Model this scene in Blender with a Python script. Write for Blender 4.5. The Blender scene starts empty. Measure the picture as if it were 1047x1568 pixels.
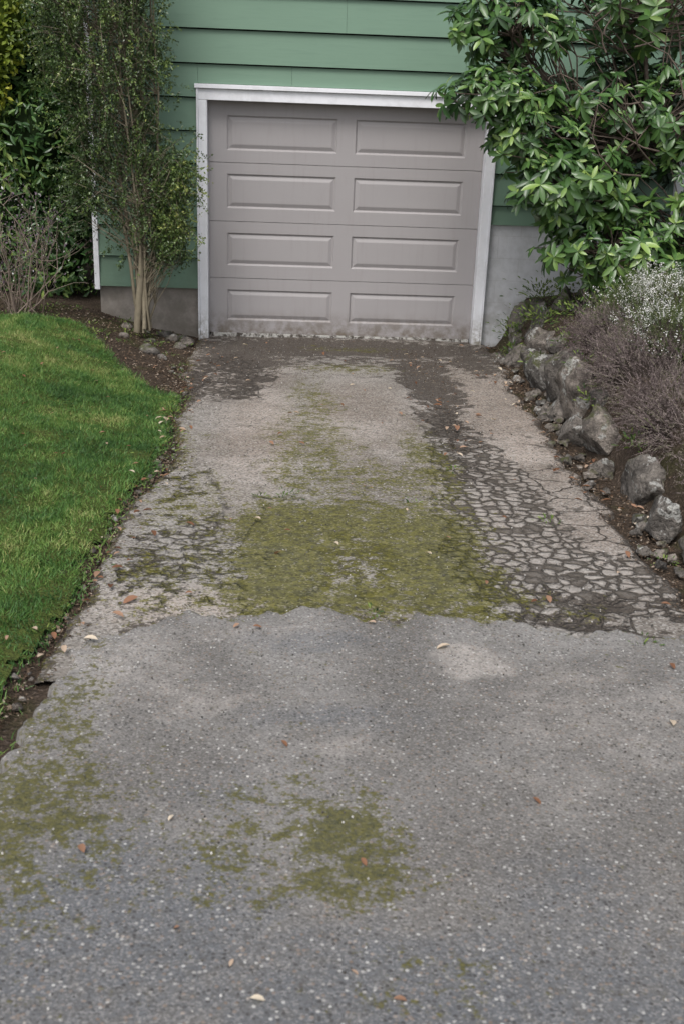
import bpy, numpy as np, math
from math import *
rng=np.random.default_rng(7)
scene=bpy.context.scene
COL=bpy.context.collection

# ------------------------------------------------------------ helpers
def vnoise(x,y,seed=0):
    x=np.asarray(x,float);y=np.asarray(y,float)
    xi=np.floor(x).astype(np.int64);yi=np.floor(y).astype(np.int64)
    fx=x-xi;fy=y-yi;fx=fx*fx*(3-2*fx);fy=fy*fy*(3-2*fy)
    def h(a,b):
        n=(a*374761393+b*668265263+seed*982451653)&0xffffffff
        n=((n^(n>>13))*1274126177)&0xffffffff
        return ((n^(n>>16))&0xffff)/65535.0
    a=h(xi,yi);b=h(xi+1,yi);c=h(xi,yi+1);d=h(xi+1,yi+1)
    return (a*(1-fx)+b*fx)*(1-fy)+(c*(1-fx)+d*fx)*fy
def fbm(x,y,sc=1,o=4,seed=0):
    s=0;a=.5;t=0
    for i in range(o):
        s=s+a*vnoise(np.asarray(x)*sc,np.asarray(y)*sc,seed+i*17);t+=a;a*=.5;sc*=2.03
    return s/t
def ss(t):
    t=np.clip(t,0,1);return t*t*(3-2*t)
def blobs(x,y,L):
    m=np.zeros_like(x)
    for bx,by,rx,ry,s in L:
        m=np.maximum(m,s*np.exp(-(((x-bx)/rx)**2+((y-by)/ry)**2)**1.5*.7))
    return m
def mesh(name,V,F,mats,attrs=None,smooth=False,parent=None,midx=None):
    V=np.asarray(V,np.float32).reshape(-1,3)
    me=bpy.data.meshes.new(name)
    if isinstance(F,np.ndarray): Fs=[F]
    else:
        d={}
        for f in F: d.setdefault(len(f),[]).append(f)
        Fs=[np.array(d[k]) for k in d]
    loops=np.concatenate([f.ravel() for f in Fs]).astype(np.int32)
    tot=np.concatenate([np.full(len(f),f.shape[1]) for f in Fs])
    st=np.concatenate([[0],np.cumsum(tot)[:-1]]).astype(np.int32)
    me.vertices.add(len(V));me.vertices.foreach_set('co',V.ravel())
    me.loops.add(len(loops));me.loops.foreach_set('vertex_index',loops)
    me.polygons.add(len(st));me.polygons.foreach_set('loop_start',st)
    me.update(calc_edges=True)
    me.polygons.foreach_set('use_smooth',np.full(len(st),bool(smooth)))
    for k,a in (attrs or {}).items():
        at=me.attributes.new(k,'FLOAT','POINT');at.data.foreach_set('value',np.asarray(a,np.float32))
    for m in (mats if isinstance(mats,(list,tuple)) else [mats]): me.materials.append(m)
    ob=bpy.data.objects.new(name,me);COL.objects.link(ob)
    if parent: ob.parent=parent
    return ob
def empty(name,loc=(0,0,0)):
    e=bpy.data.objects.new(name,None);COL.objects.link(e);e.location=(0,0,0);return e
def nrm(a): return a/np.maximum(np.linalg.norm(a,axis=-1,keepdims=True),1e-9)
def basis(d,n):
    Y=nrm(d);Z=nrm(n-(n*Y).sum(-1,keepdims=True)*Y);X=np.cross(Y,Z)
    return np.stack([X,Y,Z],-1)
def instance(TV,TF,pos,R,S,rnd):
    M=len(pos);n=len(TV)
    S=np.asarray(S);S=S[:,None] if S.ndim==1 else S
    S=np.broadcast_to(S,(M,3))
    P=TV[None]*S[:,None,:]
    V=np.einsum('mij,mnj->mni',R,P)+pos[:,None,:]
    F=(TF[None]+(np.arange(M)*n)[:,None,None]).reshape(-1,TF.shape[1])
    return V.reshape(-1,3),F,np.repeat(rnd,n)
def cat(parts):
    V=[];F=[];A=[];o=0
    for v,f,a in parts:
        V.append(v);F.append(f+o);A.append(a);o+=len(v)
    return np.concatenate(V),np.concatenate(F),np.concatenate(A)
def tubes(paths,radii,sides=5):
    V=[];F=[];o=0
    for P,r in zip(paths,radii):
        P=np.asarray(P,float);n=len(P);T=nrm(np.gradient(P,axis=0))
        ref=np.tile([[.31,.17,.93]],(n,1));ref[np.abs((T*ref).sum(1))>.95]=[1,0,0]
        A=nrm(np.cross(T,ref));B=np.cross(T,A)
        a=np.arange(sides)/sides*2*pi
        ring=P[:,None]+np.asarray(r)[:,None,None]*(A[:,None]*np.cos(a)[None,:,None]+B[:,None]*np.sin(a)[None,:,None])
        V.append(ring.reshape(-1,3))
        i=np.arange(n-1)[:,None]*sides;j=np.arange(sides)[None];k=(j+1)%sides
        F.append(np.stack([i+j,i+k,i+k+sides,i+j+sides],-1).reshape(-1,4)+o);o+=n*sides
    return np.concatenate(V),np.concatenate(F)
def curve(a,b,n=6,bend=.15,up=0):
    a=np.array(a,float);b=np.array(b,float);t=np.linspace(0,1,n)[:,None]
    L=np.linalg.norm(b-a);off=rng.normal(size=3)*bend*L
    P=a+(b-a)*t+off*np.sin(t*pi)+np.array([0,0,up*L])*np.sin(t*pi)
    P[1:-1]+=rng.normal(size=(n-2,3))*bend*.12*L
    return P
def boxes(L):
    V=[];F=[]
    for x0,x1,y0,y1,z0,z1 in L:
        o=len(V)
        V+=[(x0,y0,z0),(x1,y0,z0),(x1,y1,z0),(x0,y1,z0),(x0,y0,z1),(x1,y0,z1),(x1,y1,z1),(x0,y1,z1)]
        F+=[(o,o+3,o+2,o+1),(o+4,o+5,o+6,o+7),(o,o+1,o+5,o+4),(o+1,o+2,o+6,o+5),(o+2,o+3,o+7,o+6),(o+3,o,o+4,o+7)]
    return V,F
def bevel(ob,w=.003):
    b=ob.modifiers.new('bevel','BEVEL');b.width=w;b.segments=2;b.limit_method='ANGLE'

# ------------------------------------------------------------ node helpers
class NT:
    def __init__(s,name,rough=.8,spec=.3):
        s.m=bpy.data.materials.new(name);s.m.use_nodes=True;s.t=s.m.node_tree;s.n=s.t.nodes
        s.b=s.n['Principled BSDF'];s.b.inputs['Roughness'].default_value=rough
        s.b.inputs['Specular IOR Level'].default_value=spec
        s.geo=s.n.new('ShaderNodeNewGeometry');s.pos=s.geo.outputs['Position']
    def L(s,a,b):
        if isinstance(a,(int,float)): b.default_value=a
        elif isinstance(a,tuple): b.default_value=(a+(1,)) if len(a)==3 and b.type=='RGBA' else a
        else: s.t.links.new(a,b)
    def noise(s,sc,det=4,rough=.55,vec=None,dist=0):
        n=s.n.new('ShaderNodeTexNoise');n.inputs['Scale'].default_value=sc;n.inputs['Detail'].default_value=det
        n.inputs['Roughness'].default_value=rough;n.inputs['Distortion'].default_value=dist
        s.L(vec or s.pos,n.inputs['Vector']);return n.outputs['Fac']
    def noisec(s,sc,det=2,vec=None):
        n=s.n.new('ShaderNodeTexNoise');n.inputs['Scale'].default_value=sc;n.inputs['Detail'].default_value=det
        s.L(vec or s.pos,n.inputs['Vector']);return n.outputs['Color']
    def vor(s,sc,feat='F1',vec=None,rand=1):
        n=s.n.new('ShaderNodeTexVoronoi');n.feature=feat;n.inputs['Scale'].default_value=sc;n.inputs['Randomness'].default_value=rand
        n.voronoi_dimensions='2D';s.L(vec or s.pos,n.inputs['Vector']);return n
    def math(s,op,a,b=0,c=0):
        n=s.n.new('ShaderNodeMath');n.operation=op;s.L(a,n.inputs[0]);s.L(b,n.inputs[1]);s.L(c,n.inputs[2]);return n.outputs[0]
    def vmath(s,op,a,b):
        n=s.n.new('ShaderNodeVectorMath');n.operation=op;s.L(a,n.inputs[0])
        if op=='SCALE': s.L(b,n.inputs['Scale'])
        else: s.L(b,n.inputs[1])
        return n.outputs[0]
    def mr(s,v,a,b,c=0,d=1,smooth=True):
        n=s.n.new('ShaderNodeMapRange');n.interpolation_type='SMOOTHSTEP' if smooth else 'LINEAR'
        s.L(v,n.inputs[0])
        for i,q in enumerate((a,b,c,d)): s.L(q,n.inputs[i+1])
        return n.outputs[0]
    def mix(s,f,a,b,mode='MIX'):
        n=s.n.new('ShaderNodeMix');n.data_type='RGBA';n.blend_type=mode
        s.L(f,n.inputs[0]);s.L(a,n.inputs[6]);s.L(b,n.inputs[7]);return n.outputs[2]
    def attr(s,k):
        n=s.n.new('ShaderNodeAttribute');n.attribute_name=k;return n.outputs['Fac']
    def ramp(s,v,st):
        n=s.n.new('ShaderNodeValToRGB');e=n.color_ramp.elements
        while len(e)<len(st): e.new(.5)
        for i,(p,c) in enumerate(st): e[i].position=p;e[i].color=c+(1,)
        s.L(v,n.inputs[0]);return n.outputs[0]
    def sep(s,v):
        n=s.n.new('ShaderNodeSeparateXYZ');s.L(v,n.inputs[0]);return n.outputs
    def sepc(s,v):
        n=s.n.new('ShaderNodeSeparateColor');s.L(v,n.inputs[0]);return n.outputs
    def bump(s,h,st=.5,d=.01):
        n=s.n.new('ShaderNodeBump');n.inputs['Strength'].default_value=st;n.inputs['Distance'].default_value=d
        s.L(h,n.inputs['Height']);s.t.links.new(n.outputs[0],s.b.inputs['Normal'])
    def col(s,c): s.L(c,s.b.inputs['Base Color'])
    def jit(s,v,n,k): return s.math('ADD',v,s.math('MULTIPLY',s.math('SUBTRACT',n,.5),k))
    def translucent(s,f,c):
        tr=s.n.new('ShaderNodeBsdfTranslucent');s.L(c,tr.inputs[0])
        mx=s.n.new('ShaderNodeMixShader');mx.inputs[0].default_value=f
        out=[n for n in s.n if n.type=='OUTPUT_MATERIAL'][0]
        s.t.links.new(s.b.outputs[0],mx.inputs[1]);s.t.links.new(tr.outputs[0],mx.inputs[2]);s.t.links.new(mx.outputs[0],out.inputs[0])

def leafmat(name,stops,rough=.4,tr=.25,spec=.4,nsc=3):
    m=NT(name,rough,spec);c=m.ramp(m.attr('rnd'),stops);m.col(c)
    if tr: m.translucent(tr,m.mix(1,c,(1.2,1.3,.8),'MULTIPLY'))
    return m.m

# ------------------------------------------------------------ ground heights
def plane(y): return -.057*np.clip(y,-13,0)
def edgeL(y): return -1.16+.10*(vnoise(y*1.1,3.3,5)-.5)+.07*(vnoise(y*5,1.3,6)-.5)+.04*(vnoise(y*15,1.3,7)-.5)-.12*ss((y+3.4)/2)+.06*np.exp(-((y+4.2)/.6)**2)
def edgeR(y): return 1.22+.08*(vnoise(y*1.3,7.7,8)-.5)+.07*(vnoise(y*6,2.2,9)-.5)+.04*(vnoise(y*16,2.3,7)-.5)+.16*ss((y+2.4)/2)-.04*ss((-y-3)/1.5)
def shiftR(y): return .10*ss((-y-2.3)/1.7)
def HT(x,y):
    x=np.asarray(x,float);y=np.asarray(y,float)
    p=plane(y)
    A=.03+.24*np.clip((y+7.3)/5.5,0,1)
    hl=.02*ss((edgeL(y)-x)/.08)+A*ss((-1.25-x)/1.35)
    B=.42*ss((y+7.2)/2.6)+.05
    xs_=x+shiftR(y)
    hr=B*ss((xs_-1.42)/.3)+(.22*ss((xs_-1.7)/1.2))*ss((y+7)/2)
    n=(fbm(x,y,2.2,3,3)-.5)*.05
    off=np.clip(np.abs(x-.05)-1.2,0,.4)/.4
    return p+hl+hr+n*off-.02

# ------------------------------------------------------------ materials
m=NT('soil',.95,.1)
n1=m.noise(6,4);n2=m.noise(60,2)
c=m.mix(n1,(.030,.023,.017),(.08,.060,.045));c=m.mix(m.mr(n2,.55,.7),c,(.13,.10,.08))
ms=m.mr(m.noise(2.3,3),.50,.62);c=m.mix(m.math('MULTIPLY',ms,.4),c,(.05,.058,.016))
m.col(c);m.bump(n2,1,.02);SOIL=m.m

def drive_mat():
    m=NT('old_concrete',.9,.25)
    moss=m.attr('moss');dirt=m.attr('dirt');cob=m.attr('cob');tone=m.attr('tone');crk=m.attr('crk');nb=m.attr('nb');d3=m.attr('crack')
    warp=m.vmath('ADD',m.pos,m.vmath('SCALE',m.vmath('SUBTRACT',m.noisec(16,3),(.5,.5,.5)),.07))
    nf=m.noise(70,3,.75);nm=m.noise(10,4,.7);ns=m.noise(28,3,.7)
    c=m.mix(nb,(.215,.192,.168),(.305,.283,.257))
    c=m.mix(tone,c,m.mix(1,c,(1.40,1.29,1.23),'MULTIPLY'))
    c=m.mix(m.math('MULTIPLY',m.mr(nm,.42,.7),.5),c,(.135,.118,.100))
    ag=m.vor(120);ac=m.sepc(ag.outputs['Color']);agr=ac[0]
    c=m.mix(m.math('MULTIPLY',m.mr(agr,.74,.92),.55),c,(.46,.44,.41))
    c=m.mix(m.math('MULTIPLY',m.mr(agr,.30,.1),.7),c,(.085,.076,.066))
    c=m.mix(m.math('MULTIPLY',m.mr(nf,.45,.72),.5),c,(.11,.098,.08))
    v1=m.vor(14.5,'DISTANCE_TO_EDGE',warp,.9);d1=v1.outputs['Distance']
    vc=m.vor(14.5,'F1',warp,.9);cr=m.sepc(vc.outputs['Color'])[1]
    wid=m.mr(nm,.3,.7,.06,.20)
    cobm=m.mr(m.jit(cob,nm,.9),.42,.62)
    dj=m.jit(d1,nf,.13)
    g1=m.math('MULTIPLY',m.mr(dj,wid,m.math('MULTIPLY',wid,.35)),cobm)
    gone=m.math('MULTIPLY',m.mr(cr,.22,.14),m.math('MULTIPLY',cobm,.8))
    g1=m.math('MAXIMUM',g1,gone)
    d2=m.vor(4.6,'DISTANCE_TO_EDGE',warp,1).outputs['Distance']
    g2=m.math('MULTIPLY',m.mr(m.jit(d2,ns,.07),.036,.004),m.mr(m.jit(crk,nm,1.0),.42,.58))
    g3=m.math('MULTIPLY',m.mr(m.jit(d3,ns,.035),.018,.004),m.mr(nm,.40,.56))
    g=m.math('MAXIMUM',m.math('MAXIMUM',g1,g2),m.math('MULTIPLY',g3,.75))
    sh=m.math('MULTIPLY',cobm,m.mr(cr,.2,1));c=m.mix(m.math('MULTIPLY',sh,.5),c,(.40,.365,.33))
    sh2=m.math('MULTIPLY',cobm,m.mr(dj,.30,.05));c=m.mix(m.math('MULTIPLY',sh2,.4),c,(.13,.112,.092))  # cobble edges darkened for relief, shading put into the colour
    c=m.mix(m.math('MULTIPLY',g,.90),c,m.mix(nf,(.030,.025,.020),(.105,.087,.070)))
    dv=m.mr(m.math('ADD',dirt,m.math('ADD',m.math('MULTIPLY',m.math('SUBTRACT',nm,.5),1.9),m.math('MULTIPLY',m.math('SUBTRACT',nf,.5),.8))),.45,.58)
    dc=m.mix(m.mr(nf,.3,.7),(.028,.023,.020),(.100,.083,.068))
    dc=m.mix(m.math('MULTIPLY',m.mr(agr,.84,.95),.6),dc,(.20,.17,.145))
    c=m.mix(m.math('MULTIPLY',dv,.90),c,dc)
    mv=m.math('ADD',moss,m.math('ADD',m.math('MULTIPLY',m.math('SUBTRACT',nm,.5),1.5),m.math('ADD',m.math('MULTIPLY',m.math('SUBTRACT',ns,.5),1.2),m.math('MULTIPLY',m.math('SUBTRACT',nf,.5),1.7))))
    mv=m.mr(mv,.42,.80)
    mc=m.mix(m.mr(ns,.3,.7),(.042,.044,.009),(.150,.140,.020))
    mc=m.mix(m.math('MULTIPLY',m.mr(agr,.25,.05),.6),mc,(.025,.022,.010))
    mc=m.mix(m.math('MULTIPLY',m.mr(agr,.9,.97),.6),mc,(.26,.24,.12))
    c=m.mix(m.math('MULTIPLY',mv,.84),c,mc)
    m.col(c)
    h=m.math('SUBTRACT',m.math('MULTIPLY',agr,.15),m.math('ADD',g,m.math('MULTIPLY',sh2,.4)))
    h=m.math('ADD',h,m.math('MULTIPLY',nf,.4))
    m.bump(h,1,.018);return m.m
def apron_mat():
    m=NT('asphalt_apron',.88,.3)
    moss=m.attr('moss');tone=m.attr('tone');blue=m.attr('blue');nb=m.attr('nb')
    nf=m.noise(75,3,.75);nm=m.noise(9,4,.7);ns=m.noise(26,2,.7)
    c=m.mix(nb,(.145,.137,.128),(.245,.234,.220))
    c=m.mix(m.mr(m.jit(tone,nm,1.0),.3,1.1),c,(.36,.33,.30))
    c=m.mix(m.math('MULTIPLY',m.mr(m.jit(blue,nm,1.0),.2,1),.75),c,(.108,.116,.128))
    c=m.mix(m.math('MULTIPLY',m.mr(ns,.45,.7),.35),c,(.12,.108,.092))
    a1=m.vor(88);r1=m.sepc(a1.outputs['Color']);in1=m.mr(a1.outputs['Distance'],.46,.28)
    a2=m.vor(210);r2=m.sepc(a2.outputs['Color'])
    c=m.mix(m.math('MULTIPLY',m.mr(r2[0],.6,1),.30),c,(.40,.38,.36))
    c=m.mix(m.math('MULTIPLY',m.mr(r2[0],.42,.0),.44),c,(.062,.058,.054))
    lite=m.math('MULTIPLY',m.mr(r1[0],.89,.95),in1)
    lc=m.mix(r1[1],(.26,.245,.225),(.58,.57,.54));c=m.mix(m.math('MULTIPLY',lite,.68),c,lc)
    dk=m.math('MULTIPLY',m.mr(r1[0],.14,.07),in1);c=m.mix(m.math('MULTIPLY',dk,.7),c,(.045,.042,.04))
    tan=m.math('MULTIPLY',m.mr(r1[2],.86,.94),in1);c=m.mix(m.math('MULTIPLY',tan,.5),c,(.26,.19,.14))
    c=m.mix(m.math('MULTIPLY',m.mr(nf,.48,.72),.42),c,(.090,.082,.072))
    mv=m.math('ADD',moss,m.math('ADD',m.math('MULTIPLY',m.math('SUBTRACT',nm,.5),1.5),m.math('ADD',m.math('MULTIPLY',m.math('SUBTRACT',ns,.5),1.8),m.math('MULTIPLY',m.math('SUBTRACT',nf,.5),1.9))))
    mv=m.mr(mv,.45,.85);mc=m.mix(m.mr(nf,.3,.7),(.030,.034,.008),(.115,.105,.020));c=m.mix(m.math('MULTIPLY',mv,.82),c,mc)
    m.col(c)
    h=m.math('ADD',m.math('MULTIPLY',in1,m.math('MULTIPLY',r1[1],.5)),m.math('MULTIPLY',nf,.6))
    m.bump(h,.8,.005);return m.m
DRIVE=drive_mat();APRON=apron_mat()

m=NT('green_siding_paint',.55,.35)
st=m.vmath('MULTIPLY',m.pos,(1.2,1,14));n1=m.noise(3,4,.6,st);n2=m.noise(1.3,3)
c=m.mix(n2,(.138,.226,.162),(.165,.262,.190));c=m.mix(m.math('MULTIPLY',m.mr(n1,.5,.75),.3),c,(.115,.19,.14))
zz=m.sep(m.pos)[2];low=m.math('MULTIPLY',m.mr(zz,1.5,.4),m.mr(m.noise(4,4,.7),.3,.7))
c=m.mix(m.math('MULTIPLY',low,.4),c,(.080,.112,.072))  # lower boards darker: grime together with shrub shade put into the colour
rr=m.attr('rnd');c=m.mix(m.math('MULTIPLY',rr,.12),c,(.10,.18,.12))
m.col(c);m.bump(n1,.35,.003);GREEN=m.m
m=NT('white_trim_paint',.5,.4);n1=m.noise(5,4,.7);z=m.sep(m.pos)[2]
c=m.mix(m.mr(n1,.45,.7),(.80,.81,.84),(.70,.71,.73))
c=m.mix(m.math('MULTIPLY',m.mr(z,.35,0),m.mr(m.noise(18,3,.7),.3,.7)),c,(.22,.2,.15))
m.col(c);WHITE=m.m
m=NT('garage_door_paint',.5,.35)
n1=m.noise(2.2,4,.6);st=m.vmath('MULTIPLY',m.pos,(9,1,.8));n2=m.noise(3,3,.6,st)
c=m.mix(n1,(.315,.297,.297),(.350,.333,.333));c=m.mix(m.math('MULTIPLY',m.mr(n2,.5,.8),.22),c,(.25,.228,.215))
z=m.sep(m.pos)[2];c=m.mix(m.math('MULTIPLY',m.mr(z,.30,.02),m.mr(m.noise(10,4,.7),.30,.66)),c,(.15,.125,.10))
m.col(c);DOOR=m.m
m=NT('rubber_seal',.8,.2);c=m.mix(m.mr(m.noise(25,4,.7),.4,.6),(.07,.06,.05),(.45,.44,.41));m.col(c);SEAL=m.m
m=NT('gap_shade_dark',.9,.1);m.col((.012,.015,.012));DARK=m.m  # near-black colour stands in for shadow in the gaps under siding laps
def found(name,c1,c2,dirtc,mort):
    m=NT(name,.85,.2);br=m.n.new('ShaderNodeTexBrick');br.inputs['Scale'].default_value=1
    br.inputs['Brick Width'].default_value=.4;br.inputs['Row Height'].default_value=.2;br.inputs['Mortar Size'].default_value=.006;br.inputs['Mortar Smooth'].default_value=.6
    s=m.sep(m.pos);cx=m.n.new('ShaderNodeCombineXYZ');m.L(m.math('ADD',s[0],s[1]),cx.inputs[0]);m.L(s[2],cx.inputs[1]);m.L(cx.outputs[0],br.inputs['Vector'])
    n=m.noise(7,4,.7);c=m.mix(m.mr(n,.35,.7),c1,c2)
    c=m.mix(m.math('MULTIPLY',br.outputs['Fac'],mort),c,dirtc)
    lo=m.math('MULTIPLY',m.mr(s[2],.75,.1),m.mr(m.noise(5,4,.7),.35,.6));c=m.mix(m.math('MULTIPLY',lo,.5),c,dirtc)
    m.col(c);m.bump(m.math('SUBTRACT',m.math('MULTIPLY',m.noise(90,2),.5),m.math('MULTIPLY',br.outputs['Fac'],mort*3)),.5,.005);return m.m
FW=found('painted_block',(.62,.63,.65),(.52,.53,.54),(.24,.23,.20),.12);FG=found('bare_concrete_footing',(.30,.27,.24),(.22,.20,.175),(.12,.105,.08),0.0)
m=NT('roof_shingles',.9,.2);m.col(m.mix(m.noise(20,3),(.05,.05,.055),(.1,.1,.1)));ROOF=m.m
m=NT('window_glass',.08,.5);m.col((.03,.035,.04));GLASS=m.m

# ------------------------------------------------------------ ground
def gridmesh(xs,ys,zf):
    X,Y=np.meshgrid(xs,ys);Z=zf(X,Y);nx=len(xs);ny=len(ys)
    V=np.stack([X,Y,Z],-1).reshape(-1,3)
    i=np.arange(ny-1)[:,None]*nx;j=np.arange(nx-1)[None]
    F=np.stack([i+j,i+j+1,i+j+1+nx,i+j+nx],-1).reshape(-1,4);return V,F
xs=np.concatenate([[-400,-150,-60,-25,-14,-9,-7],np.arange(-5.5,5.5,.05),[7,9,14,25,60,150,400]])
ys=np.concatenate([[-400,-150,-60,-30,-18,-14,-11.5],np.arange(-10,3,.05),[4,6,9,14,25,60,150,400]])
V,F=gridmesh(xs,ys,HT);mesh('ground',V,F,SOIL,smooth=True)

def polyline_dist(X,Y,lines):
    D=np.full(X.shape,9.)
    for L in lines:
        L=np.array(L,float)
        for a,b in zip(L[:-1],L[1:]):
            d=b-a;t=np.clip(((X-a[0])*d[0]+(Y-a[1])*d[1])/(d@d),0,1);D=np.minimum(D,np.hypot(X-a[0]-t*d[0],Y-a[1]-t*d[1]))
    return D
def yb(x): return -6.56-.10*np.clip((x-.35)/.9,0,1)**.7*1.9+ -.26*ss((-x-.72)/.45)+.10*(vnoise(x*3,1.1,21)-.5)+.10*(vnoise(x*9,4.1,22)-.5)+.06*(vnoise(x*24,4.1,23)-.5)+.03*(vnoise(x*60,4.1,24)-.5)
# ------------------------------------------------------------ old driveway
ys=np.arange(-7.1,.16,.018);ts=np.linspace(0,1,160)
Y,T=np.meshgrid(ys,ts,indexing='ij');el=edgeL(Y);er=edgeR(Y)
X=el+(er-el)*T
Z=plane(Y)+.012+(fbm(X,Y,1.3,3,40)-.5)*.03
edge=np.minimum(X-el,er-X)
wx=X+.10*(fbm(X,Y,5,3,81)-.5)*2;wy=Y+.16*(fbm(X,Y,4,3,82)-.5)*2
moss=blobs(wx,wy,[(-.42,-5.95,.24,.95,1.15),(.22,-5.9,.25,.85,1.15),(-.08,-5.50,.6,.45,1.0),(-.08,-6.34,.6,.28,.95),(-.08,-5.9,.4,.5,.66),(-.28,-4.2,.32,1.2,.66),(.36,-4.4,.16,1.0,.72),(0,-4.7,.45,.4,.66),(-.28,-2.9,.22,1.0,.58),(.0,-1.5,.5,.22,.62),(-.75,-6.1,.4,.6,.62),(-.9,-5.2,.25,.7,.58),(-1.05,-4.2,.15,.9,.60),(.1,-.45,.5,.12,.60),(.5,-6.4,.3,.2,.5)])
moss=np.maximum(moss,.55*np.exp(-((X-edgeL(Y))/.08)**2))
dirt=blobs(wx,wy,[(.0,-.45,1.6,.5,1.1),(-.85,-1.15,.42,.65,.95),(-1.15,-2.2,.18,1.0,.80),(-.75,-2.1,.22,.7,.70),(.62,-1.9,.24,1.3,.95),(.60,-3.2,.16,.9,.84),(1.12,-1.0,.3,.7,.80),(.55,-4.3,.12,.8,.55),(.35,-6.55,.35,.12,.5),(.75,-6.3,.22,.14,.78),(.62,-6.55,.2,.12,.82),(1.1,-6.4,.15,.3,.5),(0,-1.35,.5,.25,.55),(-.95,-5.0,.1,.5,.5),(-.08,-5.95,.22,.38,.58),(-1.0,-5.9,.12,.8,.5)])
dirt=np.maximum(dirt,.80*np.exp(-(edge/.07)**2))
dirt=np.maximum(dirt,.58*ss((Y+2.1)/.9))
dirt=np.maximum(dirt,.50*np.exp(-((Y-yb(X)-.03)/.06)**2))
cob=blobs(wx,wy,[(.60,-4.9,.26,1.4,1.0),(.62,-5.9,.36,.8,1.0),(.60,-3.7,.17,.9,.75),(-.85,-5.9,.30,.7,.60),(-.95,-4.8,.2,.6,.45),(-.9,-1.9,.35,1.0,.80),(1.0,-6.2,.3,.4,.85)])
crk=blobs(wx,wy,[(.98,-5.4,.35,1.2,.80),(.8,-6.3,.5,.5,.9),(-.85,-6.0,.4,.6,.6),(-.85,-2.0,.4,.9,.8),(.95,-3.5,.3,.8,.35)])
tone=blobs(X,Y,[(1.0,-3.2,.3,1.9,1.0),(-.62,-3.6,.24,1.3,.9),(.05,-3.2,.35,1.1,.65),(1.0,-5.4,.3,.8,.7),(-.9,-1.9,.4,.8,.9),(-.8,-6.5,.3,.2,.7),(.6,-5.2,.3,1,.5)])
lines=[[(-.62,-5.0),(-.48,-5.12),(-.25,-5.02),(0,-5.14),(.2,-5.08),(.42,-5.2)],[(-.5,-1.75),(-.2,-1.68),(.1,-1.8),(.5,-1.7)],[(.45,-2),(.42,-3.3),(.40,-4.4),(.32,-5.2),(.42,-6.0),(.5,-6.6)],[(1.25,-4.9),(1.0,-5.1),(.8,-4.95)],[(-1.2,-3.4),(-.9,-3.6),(-.6,-3.5)],[(.5,-3.9),(.8,-3.7),(1.2,-3.95)],[(-.9,-4.4),(-.72,-5.2),(-.8,-5.8)],[(-.5,-5.2),(-.62,-6.0),(-.55,-6.6)]]
cr_=polyline_dist(X+.09*(fbm(X,Y,4,4,83)-.5)*2,Y+.12*(fbm(X,Y,4,4,84)-.5)*2,lines)
cr_=cr_*(1.0+1.6*fbm(X,Y,2.3,3,85))/1.6
nbv=ss((fbm(X,Y,2,5,86)-.3)/.4)
Z=Z-.012*ss((np.clip(dirt,0,1)-.5)/.3)
Z[:,0]-=.06;Z[:,-1]-=.06
nx=len(ts);i=np.arange(len(ys)-1)[:,None]*nx;j=np.arange(nx-1)[None]
F=np.stack([i+j,i+j+1,i+j+1+nx,i+j+nx],-1).reshape(-1,4)
mesh('concrete_driveway',np.stack([X,Y,Z],-1),F,DRIVE,dict(moss=moss.ravel(),dirt=dirt.ravel(),cob=cob.ravel(),tone=tone.ravel(),crk=crk.ravel(),crack=cr_.ravel(),nb=nbv.ravel()),smooth=True)

# ------------------------------------------------------------ asphalt apron
def axl(y): return -1.13+.08*(vnoise(y*2,9.1,31)-.5)+.05*(vnoise(y*12,9.1,33)-.5)+.03*(vnoise(y*30,9.1,34)-.5)-2.2*ss((-y-7.5)/2.2)
tt=np.linspace(0,1,230)
rows=np.concatenate([np.linspace(0,3.2,180),[4,5,7,9]])
Tt,Rr=np.meshgrid(tt,rows)
def xcoord(t,y):
    l=axl(y);return np.where(t<.94,l+(1.5-l)*t/.94,1.5+(t-.94)/.06*3.5)
Y=-6.6-Rr;X=xcoord(Tt,Y)
Y=np.where(Rr<.8,yb(X)+(-7.4-yb(X))*(Rr/.8),-6.6-Rr)
Z=plane(Y)+.022+(fbm(X,Y,1.3,3,40)-.5)*.02
Z[0]-=.010;Z[:,0]-=.06;Z[:,1]-=.012
wx=X+.08*(fbm(X,Y,6,3,87)-.5)*2;wy=Y+.10*(fbm(X,Y,6,3,88)-.5)*2
moss=blobs(wx,wy,[(-.27,-7.93,.13,.2,.95),(-.20,-8.1,.15,.12,.85),(-.42,-7.78,.2,.12,.5),(-1.02,-7.9,.25,.38,.82),(-1.05,-7.3,.14,.45,.62),(-.5,-8.0,.22,.2,.5),(-.1,-8.45,.15,.1,.42)])
moss=np.maximum(moss,.42*np.exp(-((Y-yb(X))/.05)**2))
tone=blobs(wx,wy,[(.22,-6.95,.16,.12,1.0),(-.62,-7.2,.25,.14,.7),(-.3,-7.3,.2,.1,.6),(.6,-7.3,.5,.4,.6),(-.9,-7.0,.25,.35,.7),(-.2,-7.55,.2,.08,.6),(.3,-7.7,.3,.12,.5),(-.5,-6.75,.5,.1,.6)])
blue=blobs(wx,wy,[(-.25,-7.35,.28,.12,.7),(-.75,-8.3,.4,.35,1.0),(0,-8.5,.8,.25,.9),(.3,-8.2,.25,.25,.7),(-.3,-6.8,.3,.1,.7),(-.55,-7.75,.2,.2,.5)])
nbv=ss((fbm(X,Y,3,5,89)-.3)/.4)*(.15+.85*ss((Y+8.6)/1.4))
nx=len(tt);i=np.arange(len(rows)-1)[:,None]*nx;j=np.arange(nx-1)[None]
F=np.stack([i+j+nx,i+j+1+nx,i+j+1,i+j],-1).reshape(-1,4)
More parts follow.
